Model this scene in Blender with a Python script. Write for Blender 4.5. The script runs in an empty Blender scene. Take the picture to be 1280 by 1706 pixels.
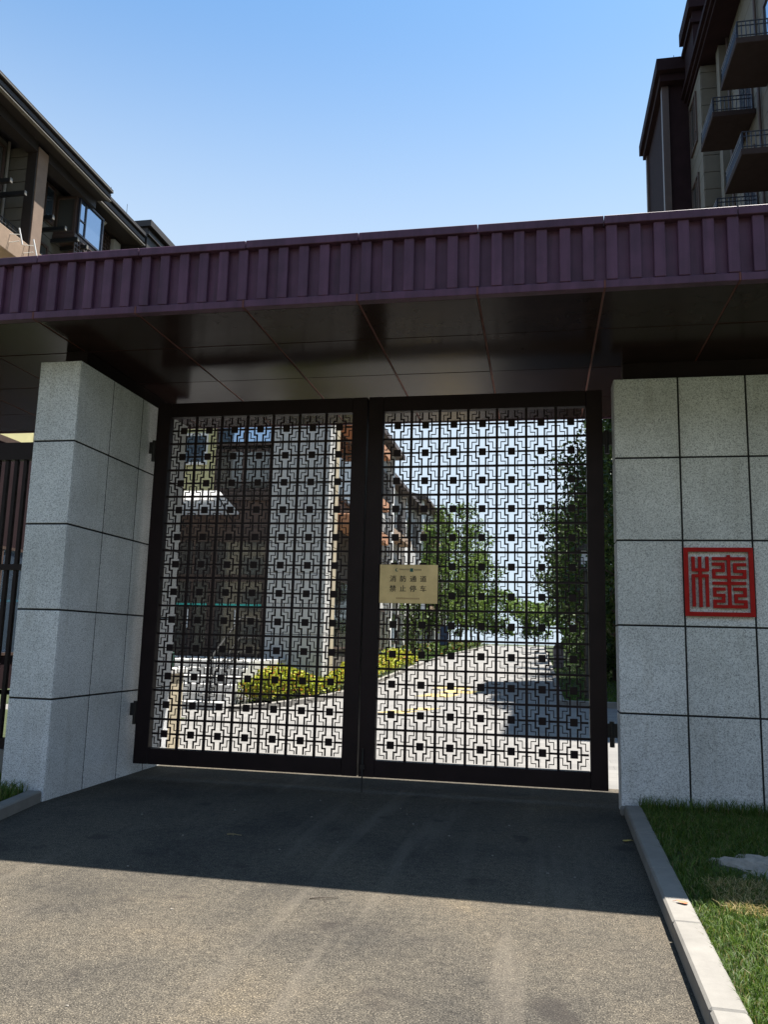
import bpy, math, random
import numpy as np
from mathutils import Matrix, Vector
random.seed(7); rng = np.random.default_rng(7)
sc = bpy.context.scene; col = sc.collection

# ------------------------------------------------------------------ camera
cd = bpy.data.cameras.new('camera'); cam = bpy.data.objects.new('camera', cd); col.objects.link(cam)
sc.camera = cam
cd.sensor_fit = 'HORIZONTAL'; cd.sensor_width = 36; cd.lens = 36*1347.3/1280
cd.clip_start = .05; cd.clip_end = 2000
RT = Vector((0.98207, 0.18673, 0.02602)); UP = Vector((0.00413, -0.15925, 0.98723)); FW = Vector((-0.18849, 0.96942, 0.15717))
m = Matrix.Identity(4)
for i in range(3): m[i][0], m[i][1], m[i][2] = RT[i], UP[i], -FW[i]
m.translation = (1.794, -8.234, 1.486)
cam.matrix_world = m
# ------------------------------------------------------------------ sky, sun, exposure
SUN = Vector((.27, .236, 1)).normalized()
SKY_STRENGTH, SUN_STRENGTH, EXPOSURE = .070, 5.0, 1.55
w = bpy.data.worlds.new('World'); sc.world = w; w.use_nodes = True
nt = w.node_tree; nt.nodes.clear()
sky = nt.nodes.new('ShaderNodeTexSky'); sky.sky_type = 'NISHITA'; sky.sun_disc = False
sky.sun_elevation = math.asin(SUN.z); sky.sun_rotation = math.atan2(SUN.x, SUN.y)
sky.air_density = 1.0; sky.dust_density = .8; sky.ozone_density = 3.0; sky.altitude = 50
bg = nt.nodes.new('ShaderNodeBackground'); bg.inputs[1].default_value = SKY_STRENGTH
wo = nt.nodes.new('ShaderNodeOutputWorld')
# even summer haze towards the horizon, the same all round
tc = nt.nodes.new('ShaderNodeTexCoord'); sx = nt.nodes.new('ShaderNodeSeparateXYZ'); nt.links.new(tc.outputs['Generated'], sx.inputs[0])
mr = nt.nodes.new('ShaderNodeMapRange'); mr.interpolation_type = 'SMOOTHSTEP'; nt.links.new(sx.outputs['Z'], mr.inputs[0])
for i_, v_ in ((1, .30), (2, .71), (3, .95), (4, 0)): mr.inputs[i_].default_value = v_
tn = nt.nodes.new('ShaderNodeMix'); tn.data_type = 'RGBA'; tn.blend_type = 'MULTIPLY'; tn.inputs[0].default_value = 1; tn.inputs[7].default_value = (.74, 1.03, 1.10, 1)
nt.links.new(sky.outputs[0], tn.inputs[6])
hz = nt.nodes.new('ShaderNodeMix'); hz.data_type = 'RGBA'; hz.inputs[7].default_value = (3.55, 4.2, 4.85, 1)
nt.links.new(mr.outputs[0], hz.inputs[0]); nt.links.new(tn.outputs[2], hz.inputs[6])
nt.links.new(hz.outputs[2], bg.inputs[0]); nt.links.new(bg.outputs[0], wo.inputs[0])
ld = bpy.data.lights.new('sun', 'SUN'); ld.energy = SUN_STRENGTH; ld.angle = math.radians(.5); ld.color = (1, .95, .87)
sun = bpy.data.objects.new('sun', ld); col.objects.link(sun)
sun.rotation_euler = SUN.to_track_quat('Z', 'Y').to_euler(); sun.location = (8, 6, 30)
vs = sc.view_settings; vs.view_transform = 'Standard'; vs.look = 'None'; vs.exposure = EXPOSURE; vs.gamma = 1
vs.use_curve_mapping = False
sc.cycles.use_denoising = True
sc.cycles.max_bounces = 8; sc.cycles.transparent_max_bounces = 8

# ------------------------------------------------------------------ materials
def newmat(name):
    mt = bpy.data.materials.new(name); mt.use_nodes = True
    n = mt.node_tree; b = n.nodes['Principled BSDF']
    return mt, n, b
def pos(n, scale=(1, 1, 1)):
    g = n.nodes.new('ShaderNodeNewGeometry'); mp = n.nodes.new('ShaderNodeMapping')
    mp.inputs['Scale'].default_value = scale
    n.links.new(g.outputs['Position'], mp.inputs['Vector']); return mp.outputs[0]
def noise(n, vec, scale, detail=4, rough=.6):
    t = n.nodes.new('ShaderNodeTexNoise'); t.inputs['Scale'].default_value = scale
    t.inputs['Detail'].default_value = detail; t.inputs['Roughness'].default_value = rough
    n.links.new(vec, t.inputs['Vector']); return t.outputs['Fac']
def ramp(n, fac, stops):
    r = n.nodes.new('ShaderNodeValToRGB'); e = r.color_ramp.elements
    while len(e) < len(stops): e.new(.5)
    for el, (p, c) in zip(e, stops):
        el.position = p; el.color = (*c, 1) if len(c) == 3 else c
    n.links.new(fac, r.inputs[0]); return r.outputs[0]
def mix(n, a, b, fac, mode='MIX'):
    x = n.nodes.new('ShaderNodeMix'); x.data_type = 'RGBA'; x.blend_type = mode
    for s, v in ((x.inputs[0], fac), (x.inputs[6], a), (x.inputs[7], b)):
        if hasattr(v, 'links') or hasattr(v, 'node'): n.links.new(v, s)
        else: s.default_value = v if not isinstance(v, tuple) else (*v, 1)
    return x.outputs[2]
def bump(n, b, h, strength=.3, dist=.01):
    x = n.nodes.new('ShaderNodeBump'); x.inputs['Strength'].default_value = strength; x.inputs['Distance'].default_value = dist
    n.links.new(h, x.inputs['Height']); n.links.new(x.outputs[0], b.inputs['Normal'])
def plain(name, c, rough=.6, metal=0, var=.12, scale=6, bmp=0, spec=.5, bscale=80):
    mt, n, b = newmat(name); v = pos(n)
    f = noise(n, v, scale, 6, .65)
    lo = tuple(x*(1-var) for x in c); hi = tuple(min(1, x*(1+var)) for x in c)
    n.links.new(ramp(n, f, [(.3, lo), (.7, hi)]), b.inputs['Base Color'])
    b.inputs['Roughness'].default_value = rough; b.inputs['Metallic'].default_value = metal
    b.inputs['Specular IOR Level'].default_value = spec
    if bmp: bump(n, b, noise(n, v, bscale, 4), bmp, .004)
    return mt
def granite():
    mt, n, b = newmat('flamed granite'); v = pos(n)
    base = ramp(n, noise(n, v, 105, 2, .85), [(.33, (.22, .225, .235)), (.42, (.48, .49, .505)), (.53, (.72, .73, .745)), (.70, (.84, .845, .855))])
    blot = ramp(n, noise(n, v, 1.7, 5, .6), [(.3, (.80, .80, .79)), (.65, (1, 1, 1))])
    c = mix(n, base, blot, 1.0, 'MULTIPLY')
    # rain streaks and grime with shapes of their own
    st = ramp(n, noise(n, pos(n, (5, 5, .6)), 1.6, 5, .6), [(.36, (.74, .72, .68)), (.46, (1, 1, 1))])
    c = mix(n, c, st, .30, 'MULTIPLY')
    oi = n.nodes.new('ShaderNodeObjectInfo')
    c = mix(n, c, ramp(n, oi.outputs['Random'], [(0, (.88, .88, .87)), (1, (1, 1, 1))]), 1.0, 'MULTIPLY')
    n.links.new(c, b.inputs['Base Color']); b.inputs['Roughness'].default_value = .75
    b.inputs['Specular IOR Level'].default_value = .3
    bump(n, b, noise(n, v, 150, 3, .7), .25, .003); return mt
def asphalt():
    mt, n, b = newmat('dusty asphalt'); v = pos(n)
    agg = ramp(n, noise(n, v, 135, 2, .9), [(.30, (.010, .010, .010)), (.46, (.060, .054, .046)), (.58, (.120, .106, .086)), (.72, (.34, .295, .225))])
    dust = ramp(n, noise(n, v, .8, 7, .62), [(.34, (.58, .60, .64)), (.5, (.90, .90, .89)), (.62, (1.05, 1.02, .97)), (.72, (1.35, 1.26, 1.10))])
    c = mix(n, agg, dust, 1.0, 'MULTIPLY')
    c = mix(n, c, ramp(n, noise(n, v, 20, 7, .72), [(.34, (.66, .66, .67)), (.5, (.94, .94, .94)), (.66, (1.22, 1.2, 1.16))]), 1.0, 'MULTIPLY')
    c = mix(n, c, ramp(n, noise(n, v, 55, 3, .8), [(.36, (.72, .72, .72)), (.62, (1.16, 1.15, 1.14))]), 1.0, 'MULTIPLY')
    # long tyre tracks of pale dust running to the gate, and small oil spots
    tr = ramp(n, noise(n, pos(n, (2.2, .18, 1)), 1.5, 4, .55), [(.55, (0, 0, 0)), (.72, (1, 1, 1))])
    c = mix(n, c, (.15, .13, .105), mix(n, (0, 0, 0), tr, .42))
    oil = ramp(n, noise(n, v, 2.3, 2, .4), [(.665, (0, 0, 0)), (.72, (1, 1, 1))])
    c = mix(n, c, (.030, .026, .024), mix(n, (0, 0, 0), oil, .55))
    sc_ = ramp(n, noise(n, pos(n, (1, .6, 1)), 5.5, 6, .7), [(.62, (0, 0, 0)), (.72, (1, 1, 1))])
    c = mix(n, c, (.19, .165, .13), mix(n, (0, 0, 0), sc_, .28))
    n.links.new(c, b.inputs['Base Color']); b.inputs['Roughness'].default_value = .95
    b.inputs['Specular IOR Level'].default_value = .1
    bump(n, b, noise(n, v, 135, 2, .9), .12, .004); return mt
def paving():
    mt, n, b = newmat('pale stone paving'); v = pos(n)
    br = n.nodes.new('ShaderNodeTexBrick'); br.inputs['Scale'].default_value = 1
    br.inputs['Brick Width'].default_value = .6; br.inputs['Row Height'].default_value = .3
    br.inputs['Mortar Size'].default_value = .006
    br.inputs['Color1'].default_value = (.150, .145, .139, 1); br.inputs['Color2'].default_value = (.182, .176, .168, 1)
    br.inputs['Mortar'].default_value = (.12, .116, .112, 1)
    n.links.new(v, br.inputs['Vector'])
    d = ramp(n, noise(n, v, .9, 6, .6), [(.3, (.82, .82, .82)), (.7, (1.05, 1.04, 1.02))])
    n.links.new(mix(n, br.outputs[0], d, 1.0, 'MULTIPLY'), b.inputs['Base Color'])
    b.inputs['Roughness'].default_value = .8; bump(n, b, noise(n, v, 90, 3), .2, .003); return mt
def leafmat(name, c1, c2, trans=.35, c3=None):
    mt, n, b = newmat(name)
    g = n.nodes.new('ShaderNodeNewGeometry')
    st = [(0, c1), (.7, c2)] + ([(.86, c2), (.9, c3)] if c3 else [(1, tuple(min(1, x*1.3) for x in c2))])
    cc = ramp(n, g.outputs['Random Per Island'], st)
    n.links.new(cc, b.inputs['Base Color']); b.inputs['Roughness'].default_value = .55
    b.inputs['Specular IOR Level'].default_value = .3
    t = n.nodes.new('ShaderNodeBsdfTranslucent'); n.links.new(mix(n, cc, (.9, 1, .35), .35, 'MULTIPLY'), t.inputs[0])
    ms = n.nodes.new('ShaderNodeMixShader'); ms.inputs[0].default_value = trans
    out = n.nodes['Material Output']
    n.links.new(b.outputs[0], ms.inputs[1]); n.links.new(t.outputs[0], ms.inputs[2]); n.links.new(ms.outputs[0], out.inputs[0])
    return mt
def glassmat(name, c, rough=.03, spec=1.0):
    mt, n, b = newmat(name); b.inputs['Base Color'].default_value = (*c, 1)
    b.inputs['Roughness'].default_value = rough; b.inputs['Specular IOR Level'].default_value = spec
    b.inputs['IOR'].default_value = 1.7
    bump(n, b, noise(n, pos(n), 1.2, 2), .03, .05); return mt
def soil():
    mt, n, b = newmat('lawn soil'); v = pos(n)
    n.links.new(ramp(n, noise(n, v, 9, 6, .7), [(.3, (.020, .026, .010)), (.55, (.035, .050, .016)), (.75, (.07, .06, .03))]), b.inputs['Base Color'])
    b.inputs['Roughness'].default_value = 1; bump(n, b, noise(n, v, 40, 4), .6, .02); return mt
def gatemat(name, c, rough, spec=.5):
    mt, n, b = newmat(name); v = pos(n)
    n.links.new(ramp(n, noise(n, v, 3.5, 6, .6), [(.3, tuple(x*.8 for x in c)), (.7, tuple(x*1.25 for x in c))]), b.inputs['Base Color'])
    rr = n.nodes.new('ShaderNodeMapRange'); rr.inputs[3].default_value = rough*.75; rr.inputs[4].default_value = rough*1.35
    n.links.new(noise(n, v, 2.2, 5, .6), rr.inputs[0]); n.links.new(rr.outputs[0], b.inputs['Roughness'])
    b.inputs['Specular IOR Level'].default_value = spec
    bump(n, b, noise(n, v, 1.3, 2), .06, .02); return mt

GRAN = granite(); ASPH = asphalt(); PAVE = paving(); SOIL = soil()
JOINT = plain('black joint', (.012, .012, .012), .9)
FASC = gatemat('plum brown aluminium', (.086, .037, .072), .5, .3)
_n = FASC.node_tree; _b = _n.nodes['Principled BSDF']; _src = _b.inputs['Base Color'].links[0].from_socket
_st = ramp(_n, noise(_n, pos(_n, (9, 9, .5)), 1.5, 5, .65), [(.40, (.80, .80, .80)), (.55, (1, 1, 1)), (.72, (1.12, 1.10, 1.08))])
_oi = _n.nodes.new('ShaderNodeObjectInfo')
_c = mix(_n, mix(_n, _src, _st, 1.0, 'MULTIPLY'), ramp(_n, _oi.outputs['Random'], [(0, (.88, .88, .90)), (1, (1.08, 1.06, 1.06))]), 1.0, 'MULTIPLY')
_n.links.new(_c, _b.inputs['Base Color'])
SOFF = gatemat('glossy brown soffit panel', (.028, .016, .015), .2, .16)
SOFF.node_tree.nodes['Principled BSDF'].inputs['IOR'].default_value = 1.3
SEAL = plain('red brown sealant', (.13, .038, .028), .7)
GATE = gatemat('dark brown gate paint', (.014, .008, .009), .5, .2)
BLACK = plain('black steel', (.012, .012, .013), .45)
BRASS = plain('brushed brass', (.55, .47, .28), .34, .9, .25, 3)
INK = plain('dark engraved ink', (.02, .02, .02), .7)
TEAL = plain('teal print', (.015, .10, .08), .6)
REDINK = plain('faded red print', (.13, .05, .03), .7)
RED = plain('red lacquer', (.36, .010, .009), .5, 0, .15, 12, 0, .15)
KERB = plain('kerb granite', (.18, .168, .150), .8, 0, .16, 5, .25)
SAND = plain('bare sand', (.30, .265, .225), .95, 0, .25, 14, .8, .2, 60)
GRASS = leafmat('grass blade', (.026, .062, .009), (.095, .155, .022), .33, (.20, .17, .07))
GRASSD = leafmat('clipped lawn blade', (.025, .06, .010), (.07, .13, .02), .3)
DRYG = leafmat('dry straw blade', (.25, .19, .08), (.42, .33, .16), .3)
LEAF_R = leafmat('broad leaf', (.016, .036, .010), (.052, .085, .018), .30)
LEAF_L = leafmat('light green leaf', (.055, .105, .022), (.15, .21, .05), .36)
HEDGE = leafmat('golden hedge leaf', (.15, .22, .02), (.42, .43, .045), .3, (.46, .17, .04))
SHRUB = leafmat('dark shrub leaf', (.025, .06, .012), (.08, .13, .02), .3, (.25, .12, .04))
BARK = plain('bark', (.060, .048, .038), .95, 0, .4, 14, .9, .2, 40)
OLIVE = plain('olive grey siding', (.115, .106, .085), .75, 0, .10, 3)
STONE = plain('pale grey stone cladding', (.44, .435, .42), .75, 0, .12, 4, .2)
BROWN = plain('brown trim paint', (.060, .038, .030), .5, 0, .2, 3)
BEIGE = plain('beige stucco', (.27, .185, .125), .85, 0, .12, 4, .3)
DKWALL = plain('dark plum wall paint', (.020, .011, .013), .85, 0, .2, 2, 0, .1)
GLASS = glassmat('blue reflecting glass', (.30, .42, .58)); GLASS.node_tree.nodes['Principled BSDF'].inputs['Metallic'].default_value = .9
DGLASS = glassmat('dark glass', (.13, .13, .12), .05, .6); DGLASS.node_tree.nodes['Principled BSDF'].inputs['Metallic'].default_value = .55
WHITE = plain('white paint', (.70, .69, .67), .5, 0, .06)
CREAM = plain('cream stucco wall', (.36, .31, .22), .85, 0, .18, 3, .3)
YELLOWW = plain('pale yellow wall panel', (.50, .46, .24), .7, 0, .1, 2)
TERRA = plain('terracotta render', (.40, .20, .11), .8, 0, .15, 3)
YPAINT = plain('worn yellow road paint', (.36, .27, .10), .8, 0, .35, 9)
GREENB = plain('green enamel', (.012, .045, .032), .45)
BLUE = plain('blue enamel', (.012, .035, .09), .5)
GREY = plain('grey purple plastic', (.12, .11, .14), .5)
LANT = plain('frosted lantern pane', (.55, .60, .66), .3)
LEAFY = plain('yellow fallen leaf', (.42, .30, .07), .7); LEAFR = plain('russet fallen leaf', (.42, .14, .06), .7)
PEB = plain('pale pebble', (.20, .18, .15), .8)
AWN, _n, _b = newmat('white translucent awning')
_b.inputs['Base Color'].default_value = (.8, .8, .8, 1)
_t = _n.nodes.new('ShaderNodeBsdfTranslucent'); _t.inputs[0].default_value = (.85, .85, .85, 1)
_m = _n.nodes.new('ShaderNodeMixShader'); _m.inputs[0].default_value = .6
_n.links.new(_b.outputs[0], _m.inputs[1]); _n.links.new(_t.outputs[0], _m.inputs[2]); _n.links.new(_m.outputs[0], _n.nodes['Material Output'].inputs[0])

# ------------------------------------------------------------------ mesh helpers
class MB:
    def __init__(s): s.v = []; s.f = []
    def box(s, x0, x1, y0, y1, z0, z1):
        k = len(s.v)
        s.v += [(x0, y0, z0), (x1, y0, z0), (x1, y1, z0), (x0, y1, z0), (x0, y0, z1), (x1, y0, z1), (x1, y1, z1), (x0, y1, z1)]
        s.f += [tuple(k+i for i in q) for q in ((0, 3, 2, 1), (4, 5, 6, 7), (0, 1, 5, 4), (1, 2, 6, 5), (2, 3, 7, 6), (3, 0, 4, 7))]
        return s
    def bev(s, x0, x1, y0, y1, z0, z1, b):
        """box with chamfered edges"""
        k = len(s.v); X = (x0, x1); Y = (y0, y1); Z = (z0, z1); idx = {}
        for i in (0, 1):
            for j in (0, 1):
                for l in (0, 1):
                    dx, dy, dz = b*(1-2*i), b*(1-2*j), b*(1-2*l)
                    idx[i, j, l] = len(s.v)
                    s.v += [(X[i], Y[j]+dy, Z[l]+dz), (X[i]+dx, Y[j], Z[l]+dz), (X[i]+dx, Y[j]+dy, Z[l])]
        A = lambda a, i, j, l: idx[i, j, l]+a
        fs = []
        for i in (0, 1): fs.append([A(0, i, 0, 0), A(0, i, 1, 0), A(0, i, 1, 1), A(0, i, 0, 1)])
        for j in (0, 1): fs.append([A(1, 0, j, 0), A(1, 1, j, 0), A(1, 1, j, 1), A(1, 0, j, 1)])
        for l in (0, 1): fs.append([A(2, 0, 0, l), A(2, 1, 0, l), A(2, 1, 1, l), A(2, 0, 1, l)])
        for i in (0, 1):
            for j in (0, 1): fs.append([A(0, i, j, 0), A(0, i, j, 1), A(1, i, j, 1), A(1, i, j, 0)])
            for l in (0, 1): fs.append([A(0, i, 0, l), A(0, i, 1, l), A(2, i, 1, l), A(2, i, 0, l)])
        for j in (0, 1):
            for l in (0, 1): fs.append([A(1, 0, j, l), A(1, 1, j, l), A(2, 1, j, l), A(2, 0, j, l)])
        for q in idx.values(): fs.append([q, q+1, q+2])
        c = Vector(((x0+x1)/2, (y0+y1)/2, (z0+z1)/2))
        for f in fs:
            p = [Vector(s.v[i]) for i in f]; nrm = (p[1]-p[0]).cross(p[2]-p[0]); ce = sum(p, Vector())/len(p)
            s.f.append(tuple(f) if nrm.dot(ce-c) > 0 else tuple(reversed(f)))
        return s
    def tube(s, pts, rad, n=8, cap=True):
        pts = [Vector(p) for p in pts]; k0 = len(s.v)
        if not hasattr(rad, '__len__'): rad = [rad]*len(pts)
        up = Vector((0, 0, 1))
        for i, p in enumerate(pts):
            d = (pts[min(i+1, len(pts)-1)]-pts[max(i-1, 0)]).normalized()
            a = d.cross(up if abs(d.z) < .9 else Vector((1, 0, 0))).normalized(); b = a.cross(d)
            for j in range(n):
                t = 2*math.pi*j/n; s.v.append(tuple(p+rad[i]*(math.cos(t)*a+math.sin(t)*b)))
        for i in range(len(pts)-1):
            for j in range(n):
                a0 = k0+i*n+j; a1 = k0+i*n+(j+1) % n; s.f.append((a0, a1, a1+n, a0+n))
        if cap:
            s.f.append(tuple(k0+j for j in reversed(range(n)))); s.f.append(tuple(k0+(len(pts)-1)*n+j for j in range(n)))
        return s
    def prism(s, poly, axis, a0, a1):
        """polygon (2D) pulled along one axis"""
        k = len(s.v); n = len(poly)
        def P(u, v, a): return {'x': (a, u, v), 'y': (u, a, v), 'z': (u, v, a)}[axis]
        for a in (a0, a1): s.v += [P(u, v, a) for u, v in poly]
        s.f += [tuple(k+i for i in range(n)), tuple(k+n+i for i in reversed(range(n)))]
        s.f += [(k+i, k+n+i, k+n+(i+1) % n, k+(i+1) % n) for i in range(n)]
        return s
    def mesh(s, name):
        me = bpy.data.meshes.new(name); me.from_pydata(s.v, [], s.f); me.update(); return me
def link(name, me, mat, parent=None, loc=None):
    o = bpy.data.objects.new(name, me); col.objects.link(o)
    if me is not None and mat is not None and len(me.materials) == 0: me.materials.append(mat)
    if loc: o.location = loc
    if parent is not None:
        o.parent = parent
        if parent.type == 'EMPTY': o.matrix_parent_inverse = Matrix.Translation(-parent.location)
    return o
def obj(name, mb, mat, parent=None): return link(name, mb.mesh(name), mat, parent)
def tag(o, label=None, cat=None, group=None, kind=None):
    for k, v in (('label', label), ('category', cat), ('group', group), ('kind', kind)):
        if v: o[k] = v
    return o
def thing(name, label, cat, loc=(0, 0, 0), group=None):
    o = bpy.data.objects.new(name, None); col.objects.link(o); o.location = loc; o.empty_display_size = .2
    return tag(o, label, cat, group)
def struct(name, mb, mat, label=None):
    o = obj(name, mb, mat); tag(o, label, None, None, 'structure'); return o
_cache = {}
def tile(name, dx, dy, dz, b, mat):
    k = (name, round(dx, 3), round(dy, 3), round(dz, 3), mat.name)
    if k not in _cache:
        me = MB().bev(-dx/2, dx/2, -dy/2, dy/2, -dz/2, dz/2, b).mesh(name); me.materials.append(mat); _cache[k] = me
    return _cache[k]
def place(name, x0, x1, y0, y1, z0, z1, mat, parent, b=.004):
    return link(name, tile(name, x1-x0, y1-y0, z1-z0, b, mat), mat, parent, ((x0+x1)/2, (y0+y1)/2, (z0+z1)/2))
def fastmesh(name, V, F, mat):
    """V (n,3), F (m,4) numpy"""
    me = bpy.data.meshes.new(name); n = len(V); k = F.shape[1]; mm = len(F)
    me.vertices.add(n); me.vertices.foreach_set('co', np.ascontiguousarray(V, dtype=np.float32).ravel())
    me.loops.add(mm*k); me.loops.foreach_set('vertex_index', np.ascontiguousarray(F, dtype=np.int32).ravel())
    me.polygons.add(mm); me.polygons.foreach_set('loop_start', np.arange(0, mm*k, k, dtype=np.int32))
    me.update(calc_edges=True); me.materials.append(mat); return me
def gz(y): return .018*min(max(0, y-8), 72)
gzv = lambda y: .018*np.clip(y-8, 0, 72)
def blades(P, h, wdt, lean=.5):
    """bent grass blades (two quads each) at root points P (n,3)"""
    n = len(P); a = rng.uniform(0, 2*np.pi, n); h = h*rng.uniform(.5, 1.25, n); wd = wdt*rng.uniform(.7, 1.3, n)
    la = rng.uniform(0, 2*np.pi, n); l = lean*h*rng.uniform(.2, 1.2, n)
    t = np.stack([np.cos(a), np.sin(a), 0*a], 1)*wd[:, None]/2
    b = np.stack([np.cos(la), np.sin(la), 0*a], 1)*l[:, None]
    up = np.zeros((n, 3)); up[:, 2] = h
    mid = P+.35*b+.6*up; top = P+b+up*(1-.25*l/h)[:, None]
    V = np.stack([P-t, P+t, mid+t*.75, mid-t*.75, top+t*.12, top-t*.12], 1).reshape(-1, 3)
    i = np.arange(n)[:, None]*6
    F = np.concatenate([i+np.array([[0, 1, 2, 3]]), i+np.array([[3, 2, 4, 5]])])
    return V, F
def leaves(P, size, N=None):
    """folded leaf quads at points P"""
    n = len(P); d = rng.normal(size=(n, 3)); d[:, 2] -= .3; d /= np.linalg.norm(d, axis=1)[:, None]
    r = rng.normal(size=(n, 3)); sd = np.cross(d, r); sd /= np.linalg.norm(sd, axis=1)[:, None]
    nn = np.cross(d, sd); s = (size*rng.uniform(.6, 1.35, n))[:, None]
    V = np.stack([P-d*s*.55, P+sd*s*.30+nn*s*.06, P+d*s*.6, P-sd*s*.30+nn*s*.06], 1).reshape(-1, 3)
    F = np.arange(n)[:, None]*4+np.array([[0, 1, 2, 3]])
    return V, F

# ------------------------------------------------------------------ the setting
ys = [-200, -60, 8, 20, 40, 60, 80, 200, 700]
def sheet(mb, xa, xb, ylist, dz, f=gz):
    for y in ylist:
        a = xa(y) if callable(xa) else xa; b = xb(y) if callable(xb) else xb
        mb.v += [(a, y, f(y)+dz), (b, y, f(y)+dz)]
    k = len(mb.v)-2*len(ylist)
    for i in range(len(ylist)-1): mb.f.append((k+2*i, k+2*i+1, k+2*i+3, k+2*i+2))
    return mb
struct('ground', sheet(MB(), -500, 500, ys, -.04), SOIL)
struct('driveway', sheet(MB(), -30, 2.64, [-60, 1.0], 0), ASPH, 'dusty dark asphalt driveway in front of the gate')
kr = lambda y: 2.54+.0215*y                         # asphalt edge of the right kerb
def kl(y):                                          # asphalt edge of the left kerb
    return -2.553+.175*(-1.43-y) if y > -2.4 else -2.383+.03*(-2.4-y)
ly = list(np.arange(8, 81, 2.))
def rl(y):                                          # left edge of the inner road
    return float(np.interp(y, [0, 7.3, 8.7, 10.3, 12.3, 17.2, 31, 42, 64, 80], [-9, -9, -3.75, -3.3, -3.1, -3.17, -3.7, -3.9, -3.4, -3.2]))
RR = 2.26
struct('inner_road', sheet(sheet(MB(), lambda y: -4.4 if y < 5.8 else -9, 9, [1.0, 5.8, 5.81, 7.4], 0), lambda y: rl(y)-.05, lambda y: 9 if y < 11.95 else RR+.02, [7.4, 8, 8.7, 9.5, 10.3, 12.05, 12.06, 14, 17.2, 20, 25, 31, 42, 52, 64, 80], 0), PAVE, 'pale paved road inside the gate')
struct('side_path', sheet(MB(), -30, -3.6, [31.3, 34.5], .012), PAVE, 'pale side path branching off to the left')
# right front lawn, left front lawn
struct('front_lawn', sheet(MB(), lambda y: kr(y)+.14, 14, [-14, -8, -4, -2, -.3], .065), SOIL, 'lawn strip beside the right kerb')
struct('side_lawn', sheet(MB(), -12, lambda y: kl(y)-.14, [-14, -8, -4, -2.4, -1.45, -.9], .065), SOIL, 'lawn strip by the left pier')
struct('planting_bed', sheet(MB(), -30, lambda y: rl(y)-.12, [9.5, 12.3, 17.2, 20, 25, 31], .07), SOIL)
struct('inner_lawn', sheet(MB(), -30, -4.42, [-.84, 5.8], .03), SOIL)
struct('far_lawn', sheet(MB(), -30, lambda y: rl(y)-.12, [34.7, 42, 52, 64, 80], .07), SOIL)
struct('road_side_lawn', sheet(MB(), RR+.13, 30, [12.15, 20, 30, 40, 60, 80], .08), SOIL)

def kerb_run(name, pts, wdt, h, label, step=1.0, side=1):
    """kerb of separate stones along a polyline given by its road-side edge"""
    root = thing(name, None, None, (pts[0][0], pts[0][1], gz(pts[0][1]))); root['kind'] = 'structure'; root['label'] = label
    for (ax, ay), (bx, by) in zip(pts[:-1], pts[1:]):
        L = math.hypot(bx-ax, by-ay); n = max(1, round(L/step)); sl = L/n
        k = ('kerb', round(sl, 3), wdt, h, side)
        if k not in _cache:
            me = MB().bev(0, sl-.006, *((0, wdt) if side > 0 else (-wdt, 0)), -.05, h, .012).mesh('kerb_stone'); me.materials.append(KERB); _cache[k] = me
        for i in range(n):
            t = i/n; x = ax+(bx-ax)*t; y = ay+(by-ay)*t
            y2 = ay+(by-ay)*(i+1)/n
            o = link('kerb_stone', _cache[k], KERB, root, (x, y, gz(y)))
            o.rotation_euler = (0, -math.atan2(gz(y2)-gz(y), sl), math.atan2(by-ay, bx-ax)); o.location.z += rng.uniform(-.002, .002)
kerb_run('front_kerb', [(kr(-13), -13), (kr(-.42), -.42)], .145, .1, 'pale granite kerb along the right side of the asphalt', 1.05, -1)
kerb_run('side_kerb', [(kl(-13), -13), (kl(-2.4), -2.4), (kl(-1.445), -1.445)], .13, .1, 'pale granite kerb ending at the left pier', 1.0, 1)
kerb_run('planting_kerb', [(-4.3, 7.6), (-3.75, 8.7), (-3.3, 10.3), (-3.1, 12.3), (-3.17, 17.2), (-3.7, 31)], .12, .12, 'pale kerb curving along the golden hedge', 1.0, 1)
kerb_run('far_kerb', [(-3.75, 34.6), (-3.9, 42), (-3.4, 64), (-3.2, 80)], .12, .12, 'pale kerb along the far lawn', 3.0, 1)
kerb_run('lawn_kerb', [(RR, 12.06), (RR, 80)], .12, .12, 'pale kerb along the shaded lawn and trees', 2.0, -1)
kerb_run('cross_kerb', [(RR+.13, 12.06), (12, 12.06)], .12, .12, 'pale kerb across the end of the shaded lawn', 1.0, 1)
# yellow road hatching
for (x0, x1, y0) in [(-1.55, -.75, 8.7), (-1.1, -.35, 9.5), (-1.4, -.3, 13.0), (-1.0, .2, 14.5), (-1.35, -.1, 16.0)]:
    y1 = y0+(.55 if y0 < 12 else 1.0)
    mb = MB(); mb.v = [(x0, y0, gz(y0)+.005), (x1-.25, y0, gz(y0)+.005), (x1, y1, gz(y1)+.005), (x0+.25, y1, gz(y1)+.005)]; mb.f = [(0, 1, 2, 3)]
    struct('road_marking', mb, YPAINT)

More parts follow.
